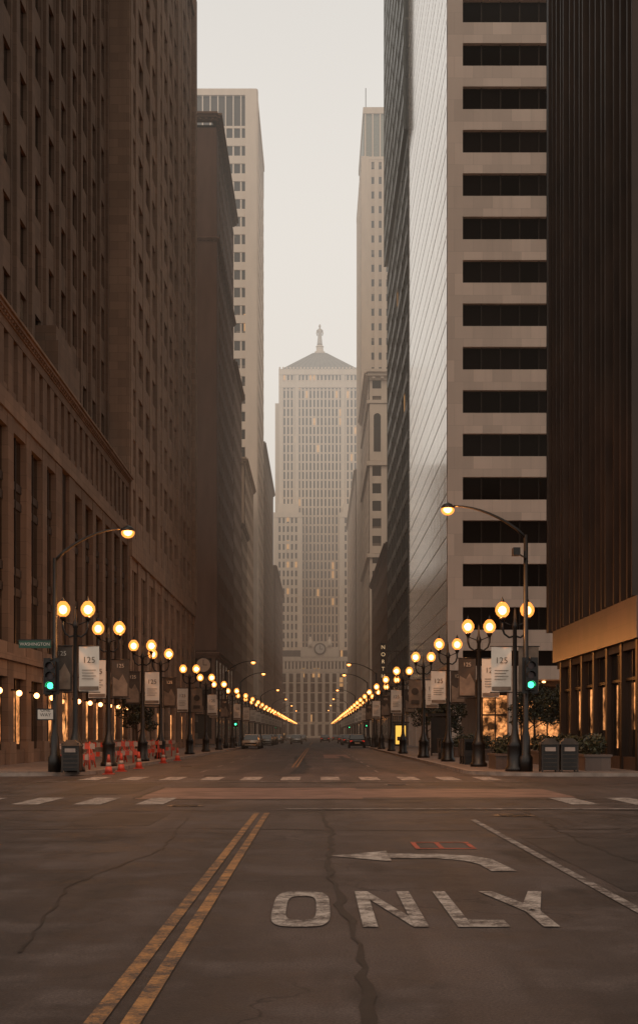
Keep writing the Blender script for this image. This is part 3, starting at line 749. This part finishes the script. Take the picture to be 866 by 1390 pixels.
def signal(name, loc, sc_=1.0, post=False):
    m = MB()
    m.box(-.17, .17, 0, .2, -.5, .5, 'black'); m.box(-.27, .27, .2, .215, -.62, .62, 'black')
    for i, mt in enumerate(('green', 'reddim', 'reddim')):
        zc = -.33+.33*i
        m.disc((0, -.012, zc), .11, mt, 'Y', 20)
        vs = []; n = 12
        for k in range(n+1):
            a = R(-20+220*k/n); vs += [(.135*math.cos(a), 0, zc+.135*math.sin(a)), (.135*math.cos(a), -.24, zc+.135*math.sin(a))]
        m.add(vs, [(2*k, 2*k+1, 2*k+3, 2*k+2) for k in range(n)], 'black')
    if post: m.tube([(0, .26, .6), (0, .26, -loc[2]+.13)], .07, 'black', 8); m.lathe([(.2, 0), (.18, .4), (.08, .6)], 'black', (0, .26, -loc[2]+.13), 10)
    m.tube([(0, .1, .5), (0, .1, .62)], .04, 'black', 6); m.tube([(0, .1, -.5), (0, .1, -.62)], .04, 'black', 6)
    return m.obj(name, loc)
signal('traffic_light', (-9.05, 47.4, 3.4)); signal('traffic_light', (7.3, 47.9, 3.45))
signal('traffic_light', (-8.9, 152, 2.9), post=True); signal('traffic_light', (6.3, 178, 2.9), post=True)
signal('traffic_light', (6.6, 289, 3.3), post=True); signal('traffic_light', (-8.9, 299, 3.3), post=True)
m = MB(); m.box(-.12, .12, -.2, .2, 0, .26, 'black'); m.tube([(.1, 0, .05), (.35, 0, -.1)], .03, 'black'); m.obj('traffic_camera', (6.85, 48.3, 7.6))
m = MB(); m.box(-.55, .55, -.012, .012, -.13, .13, 'signgreen'); m.box(-.6, .6, -.02, .03, .135, .17, 'black')
m.text('WASHINGTON', .15, 'signwhite', Matrix.Translation((0, -.02, 0)) @ Matrix.Rotation(R(90), 4, 'X')); m.obj('street_name_sign', (-9.65, 47.8, 4.5))
m = MB(); m.box(-.3, .3, -.012, .012, -.2, .2, 'black'); m.box(-.26, .26, -.016, -.0125, -.16, .16, 'signwhite')
m.text('ONE\nWAY', .16, 'black', Matrix.Translation((0, -.022, .06)) @ Matrix.Rotation(R(90), 4, 'X')); m.obj('one_way_sign', (-9.25, 47.6, 2.1))

def bin_(loc, w=.6, h=1.1):
    m = MB(); m.box(-w/2, w/2, -w/2, w/2, .06, h*.82, 'black')
    for s in (-1, 1):
        for t in (-1, 1): m.box(s*w/2-.03*s-.03, s*w/2-.03*s+.03, t*(w/2-.03)-.031, t*(w/2-.03)+.031, 0, h*.9, 'iron')
    for k in range(5): m.box(-w/2+.06, w/2-.06, -w/2-.02, -w/2+.001, .16+k*.14, .2+k*.14, 'iron')
    m.add([(-w/2-.04, -w/2-.04, h*.82), (w/2+.04, -w/2-.04, h*.82), (w/2+.04, w/2+.04, h*.82), (-w/2-.04, w/2+.04, h*.82),
           (-w/4, -w/4, h), (w/4, -w/4, h), (w/4, w/4, h), (-w/4, w/4, h)], [(3,2,1,0), (0,1,5,4), (1,2,6,5), (2,3,7,6), (3,0,4,7), (4,5,6,7)], 'iron')
    m.box(-w*.3, w*.3, -w/2-.025, -w/2-.005, h*.62, h*.74, 'barw')
    m.obj('litter_bin', loc)
bin_((-8.35, 47.55, .13), .6, 1.1); bin_((7.95, 48.1, .13), .6, 1.15); bin_((8.62, 48.15, .13), .6, 1.15)
def newsbox(loc, col):
    m = MB(); m.box(-.24, .24, -.2, .2, .35, 1.05, col); m.box(-.19, .19, -.215, -.2, .62, .98, 'carglass'); m.box(-.2, .2, -.15, .15, .05, .35, 'black'); m.box(-.26, .26, -.22, .22, 1.05, 1.1, col); m.box(-.22, .22, -.19, .19, 0, .05, 'black'); m.obj('newspaper_box', loc)
for i, (x, y) in enumerate(((6.5, 60), (6.5, 61), (6.5, 62), (6.55, 72), (6.5, 73), (6.4, 83), (6.4, 84))): newsbox((x, y, .13), ['black', 'bannerd', 'iron'][i % 3])

def barricade(loc, rz):
    m = MB(); w = 1.5
    for s in (-1, 1):
        x = s*(w/2-.2)
        m.tube([(x, -.25, 0), (x, 0, 1.0)], .03, 'orange', 6); m.tube([(x, .25, 0), (x, 0, 1.0)], .03, 'orange', 6)
    for j, zz in enumerate((.35, .75)):
        n = 8
        for k in range(n): m.box(-w/2+w*k/n, -w/2+w*(k+1)/n-.002, -.06-.05*(1-j), -.03-.05*(1-j), zz, zz+.2, 'orange' if (k+j) % 2 else 'barw')
    m.obj('construction_barricade', loc, rz)
k = 0
for y in (51.2, 54.2, 59.5, 63.4, 66.0, 71, 73.7, 79, 83):
    barricade((-8.9-.15*(k % 3), y, .13), R([12, 75, -20, 8, 80, 15, -10, 70, 5][k])); k += 1
def cone(loc):
    m = MB(); m.box(-.2, .2, -.2, .2, 0, .03, 'orange'); m.lathe([(.15, .03), (.105, .28)], 'orange', seg=14); m.lathe([(.107, .28), (.08, .42)], 'barw', seg=14); m.lathe([(.08, .42), (.035, .7)], 'orange', seg=14); m.obj('traffic_cone', loc)
for x, y in ((-7.4, 49.6), (-7.5, 53.5), (-7.4, 58), (-7.6, 69), (-7.6, 76)): cone((x, y, .004))

def leaves(m, c, r, n, size, mats=('leaf', 'leafd')):
    for _ in range(n):
        while True:
            d = Vector((random.uniform(-1, 1), random.uniform(-1, 1), random.uniform(-1, 1)))
            if .2 < d.length < 1: break
        d = Vector(c)+Vector((d.x*r[0], d.y*r[1], d.z*r[2]))
        a = Vector((random.gauss(0, 1), random.gauss(0, 1), random.gauss(0, .7))).normalized()*size*random.uniform(.5, 1.2)
        b = a.cross(Vector((random.gauss(0, 1), random.gauss(0, 1), random.gauss(0, 1)))).normalized()*size*.45
        m.add([d-a, d+b, d+a, d-b], [(0, 1, 2, 3)], random.choice(mats))
def planter(loc, l=2.2):
    m = MB(); m.box(-.45, .45, -l/2, l/2, 0, .5, s5); m.box(-.5, .5, -l/2-.05, l/2+.05, .5, .58, s5)
    for k in range(5): leaves(m, (random.uniform(-.15, .15), -l/2+l*(k+.5)/5, .85+random.uniform(-.1, .15)), (.42, l/8, .38), 170, .09)
    m.obj('planter', loc)
for x, y in ((9.9, 50.5), (9.9, 53.5), (9.9, 57), (9.9, 61), (8.2, 70), (8.2, 75), (8.2, 80), (7.0, 52.5)): planter((x, y, .13))
def tree(loc, h):
    m = MB(); pts = [(0, 0, 0), (.04, .02, h*.25), (-.03, .05, h*.5), (.02, 0, h*.8)]
    m.tube(pts, [.11, .085, .06, .025], 'bark', 8)
    for k in range(9):
        a = k*2.4; z0 = h*(.38+.05*k); l = h*.26*random.uniform(.7, 1.2)
        e = (l*math.cos(a), l*math.sin(a), z0+l*.6)
        m.tube([(0, 0, z0), (e[0]*.5, e[1]*.5, z0+l*.4), e], [.04, .028, .012], 'bark', 5)
        leaves(m, e, (h*.13, h*.13, h*.1), 150, .11); leaves(m, (e[0]*.55, e[1]*.55, e[2]+h*.08), (h*.1, h*.1, h*.09), 80, .11)
    leaves(m, (0, 0, h*.9), (h*.12, h*.12, h*.12), 130, .11)
    m.obj('street_tree', loc)
for x, y, h in ((13.6, 76, 3.9), (14.6, 83, 4.3), (13.5, 90, 4.2), (16.2, 92, 4.6), (15.5, 100, 4.6), (18.5, 104, 4.8), (8.6, 92, 3.4), (9, 115, 4.0), (-10.6, 82, 3.6)): tree((x, y, .13), h)

def shelter(loc, ad=True):
    m = MB()
    for y in (-2, 2):
        for x in (-.6, .6): m.box(x-.04, x+.04, y-.04, y+.04, 0, 2.45, 'black')
    m.box(-.85, .85, -2.3, 2.3, 2.45, 2.6, 'black'); m.box(.57, .6, -1.95, 1.95, .3, 2.3, 'carglass'); m.box(.1, .5, -1.3, 1.3, .45, .5, 'black')
    m.box(-.6, .62, -2.12, -2.045, .15, 2.35, 'black')
    if ad: m.box(-.5, .5, -2.15, -2.125, .35, 2.2, 'ad'); m.box(-.35, .35, -2.158, -2.151, .7, 1.1, 'textd')
    m.obj('bus_shelter', loc)
shelter((8.3, 142, .13)); shelter((7.6, 88, .13), False)
m = MB(); m.box(-.35, .35, -.12, .12, 0, 5.2, 'black'); m.box(.35, 2.3, -.05, .05, 1, 1.15, 'iron'); m.box(.35, 2.3, -.05, .05, 4, 4.15, 'iron')
for i, ch in enumerate('NORTH'): m.text(ch, .72, 'litletters', Matrix.Translation((0, -.14, 4.6-.98*i)) @ Matrix.Rotation(R(90), 4, 'X'))
m.obj('vertical_sign', (8.9, 190, 8.7))
m = MB()
m.box(-.12, .12, -.75, .75, -.1, .1, 'iron')
m.lathe([(.78, -.14), (.85, -.1), (.85, .1), (.78, .14)], 'iron', seg=28); me_rot = Matrix.Rotation(R(90), 4, 'X')
m.v = [tuple(me_rot @ Vector(v)) for v in m.v]
m.disc((0, -.15, 0), .72, 'signwhite', 'Y', 28); m.box(-.03, .03, -.17, -.16, 0, .55, 'black'); m.box(0, .4, -.18, -.172, -.03, .03, 'black')
m.box(-1.3, -.8, -.05, .05, -.05, .05, 'iron'); m.obj('wall_clock', (-11.9, 146, 8.7))

def car(paintc):
    pm = plain('car_paint', paintc, .3, .3, .05); m = MB()
    S = [(-2.25, .70, .35, .72), (-2.15, .80, .28, .86), (-1.5, .88, .25, .95), (-.6, .9, .22, .96), (.6, .9, .22, .95), (1.4, .88, .24, .88), (2.05, .8, .28, .76), (2.25, .66, .36, .62)]
    vs = []
    for y, w, a, b in S: vs += [(-w*.9, y, a), (-w, y, a+.15), (-w, y, b-.12), (-w*.9, y, b), (w*.9, y, b), (w, y, b-.12), (w, y, a+.15), (w*.9, y, a)]
    fs = [(i*8+k, i*8+(k+1) % 8, (i+1)*8+(k+1) % 8, (i+1)*8+k) for i in range(len(S)-1) for k in range(8)]
    fs += [tuple(range(8)), tuple(56+k for k in range(8))[::-1]]
    m.add(vs, fs, pm, True)
    G = [(-1.85, .74, .94, .95), (-1.15, .66, .94, 1.40), (-.1, .66, .94, 1.46), (.55, .66, .94, 1.38), (1.35, .74, .90, .91)]
    vs = []
    for y, w, a, b in G: vs += [(-.82, y, a), (-w, y, b), (w, y, b), (.82, y, a)]
    m.add(vs, [(i*4+k, i*4+k+1, (i+1)*4+k+1, (i+1)*4+k) for i in range(4) for k in (0, 2)]+[(1, 2, 6, 5), (13, 14, 18, 17)], 'carglass')
    m.add([(x, y, z+.012) for (x, y, z) in vs[5:7]+vs[9:11]+vs[13:15]], [(0, 1, 3, 2), (2, 3, 5, 4)], pm, True)
    for s in (-1, 1):
        for yy in (-1.1, .45): m.tube([(s*.80, yy, .95), (s*.67, yy*.97, 1.4)], .035, pm, 5)
        for yy in (-1.4, 1.4):
            n = 16; c = [(s*(.9-.2*q), yy+.33*math.cos(2*math.pi*k/n), .33+.33*math.sin(2*math.pi*k/n)) for q in (0, 1) for k in range(n)]
            m.add(c, [(k, (k+1) % n, n+(k+1) % n, n+k) for k in range(n)]+[tuple(range(n))], 'tyre'); m.disc((s*.905, yy, .33), .2, 'steel', 'X', 14)
        m.box(s*.5, s*.76, -2.24, -2.17, .66, .8, 'tail'); m.box(s*.5, s*.74, 2.1, 2.2, .55, .68, 'signwhite')
    m.box(-.26, .26, -2.275, -2.25, .48, .6, 'signwhite')
    return m.mesh('car')
cm = [car((.02, .018, .016)), car((.42, .37, .32)), car((.10, .03, .02)), car((.15, .13, .11))]
for x, y, c, f in ((-6.7, 142, 1, 1), (-6.7, 148.5, 0, 1), (-6.7, 184, 3, 1), (-6.7, 191, 1, 1), (-6.7, 198, 0, 1), (-6.7, 206, 3, 1), (-6.7, 230, 1, 1), (-6.7, 240, 2, 1), (-3.2, 212, 1, 1),
                   (4.2, 150, 0, 0), (4.2, 188, 3, 0), (4.2, 200, 1, 0), (4.2, 232, 2, 0), (1.4, 260, 0, 0), (-3.2, 300, 3, 1), (4.2, 320, 0, 0), (-6.7, 330, 1, 1)):
    inst('parked_car', cm[c], (x, y, 0.005), R(180) if f else 0)

# ------------------------------------------------------------------ layered haze down the street, self-glowing in place of scattered light
m = MB()
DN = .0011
layers = [(-.5, 22, (.17, .105, .07)), (22.01, 60, (.33, .25, .19)), (60.01, 105, (.64, .56, .47)), (105.01, 250, (.94, .89, .82))]  # glow colour per layer, brighter with height, imitates skylight scattered in the haze
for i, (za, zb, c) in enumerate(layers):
    fm = bpy.data.materials.new('glowing_mist_layer'); fm.use_nodes = True; nt = fm.node_tree; nt.nodes.clear()
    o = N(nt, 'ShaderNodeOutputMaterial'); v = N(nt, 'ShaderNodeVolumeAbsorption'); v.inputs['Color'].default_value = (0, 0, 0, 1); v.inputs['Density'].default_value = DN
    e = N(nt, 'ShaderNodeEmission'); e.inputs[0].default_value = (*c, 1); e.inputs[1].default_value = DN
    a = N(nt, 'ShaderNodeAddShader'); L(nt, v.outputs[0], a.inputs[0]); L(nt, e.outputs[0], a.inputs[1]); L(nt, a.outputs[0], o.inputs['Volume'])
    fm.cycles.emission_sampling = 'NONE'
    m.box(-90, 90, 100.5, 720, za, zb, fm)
m.obj('glowing_mist')

# ------------------------------------------------------------------ world, sun, camera
w = bpy.data.worlds.new('World'); sc.world = w; w.use_nodes = True; nt = w.node_tree
bg = nt.nodes['Background']; bg.inputs['Strength'].default_value = .1
sky = N(nt, 'ShaderNodeTexSky', sky_type='NISHITA'); sky.sun_disc = False; sky.sun_elevation = R(50); sky.sun_rotation = R(200); sky.dust_density = 6; sky.air_density = 1.5
tc = N(nt, 'ShaderNodeTexCoord'); sp = N(nt, 'ShaderNodeSeparateXYZ'); L(nt, tc.outputs['Generated'], sp.inputs[0])
cr_ = N(nt, 'ShaderNodeValToRGB'); L(nt, sp.outputs[2], cr_.inputs[0])
e = cr_.color_ramp.elements; e[0].position = 0; e[0].color = (.94, .88, .80, 1); e[1].position = 1; e[1].color = (.70, .59, .48, 1)
q = e.new(.25); q.color = (.96, .91, .84, 1); q = e.new(.47); q.color = (.74, .71, .67, 1); q = e.new(.62); q.color = (.66, .58, .49, 1)
mu = N(nt, 'ShaderNodeVectorMath', operation='SCALE'); mu.inputs['Scale'].default_value = 10; L(nt, cr_.outputs[0], mu.inputs[0])
L(nt, mix(nt, .94, sky.outputs[0], mu.outputs[0]), bg.inputs['Color'])
sl = bpy.data.lights.new('sun', 'SUN'); sl.energy = .5; sl.angle = R(30); sl.color = (1, .82, .64)
so = bpy.data.objects.new('sun', sl); sc.collection.objects.link(so); so.rotation_euler = (R(40), 0, R(-20))
cam = bpy.data.cameras.new('camera'); co = bpy.data.objects.new('camera', cam); sc.collection.objects.link(co)
co.location = (0, 0, 1.4); co.rotation_euler = (R(90), 0, 0)
cam.sensor_fit = 'HORIZONTAL'; cam.sensor_width = 36; cam.lens = 36*1900/866; cam.shift_x = .0023; cam.shift_y = .35; cam.clip_start = .1; cam.clip_end = 5000
sc.camera = co
sc.view_settings.view_transform = 'Standard'; sc.view_settings.look = 'None'; sc.view_settings.exposure = 0
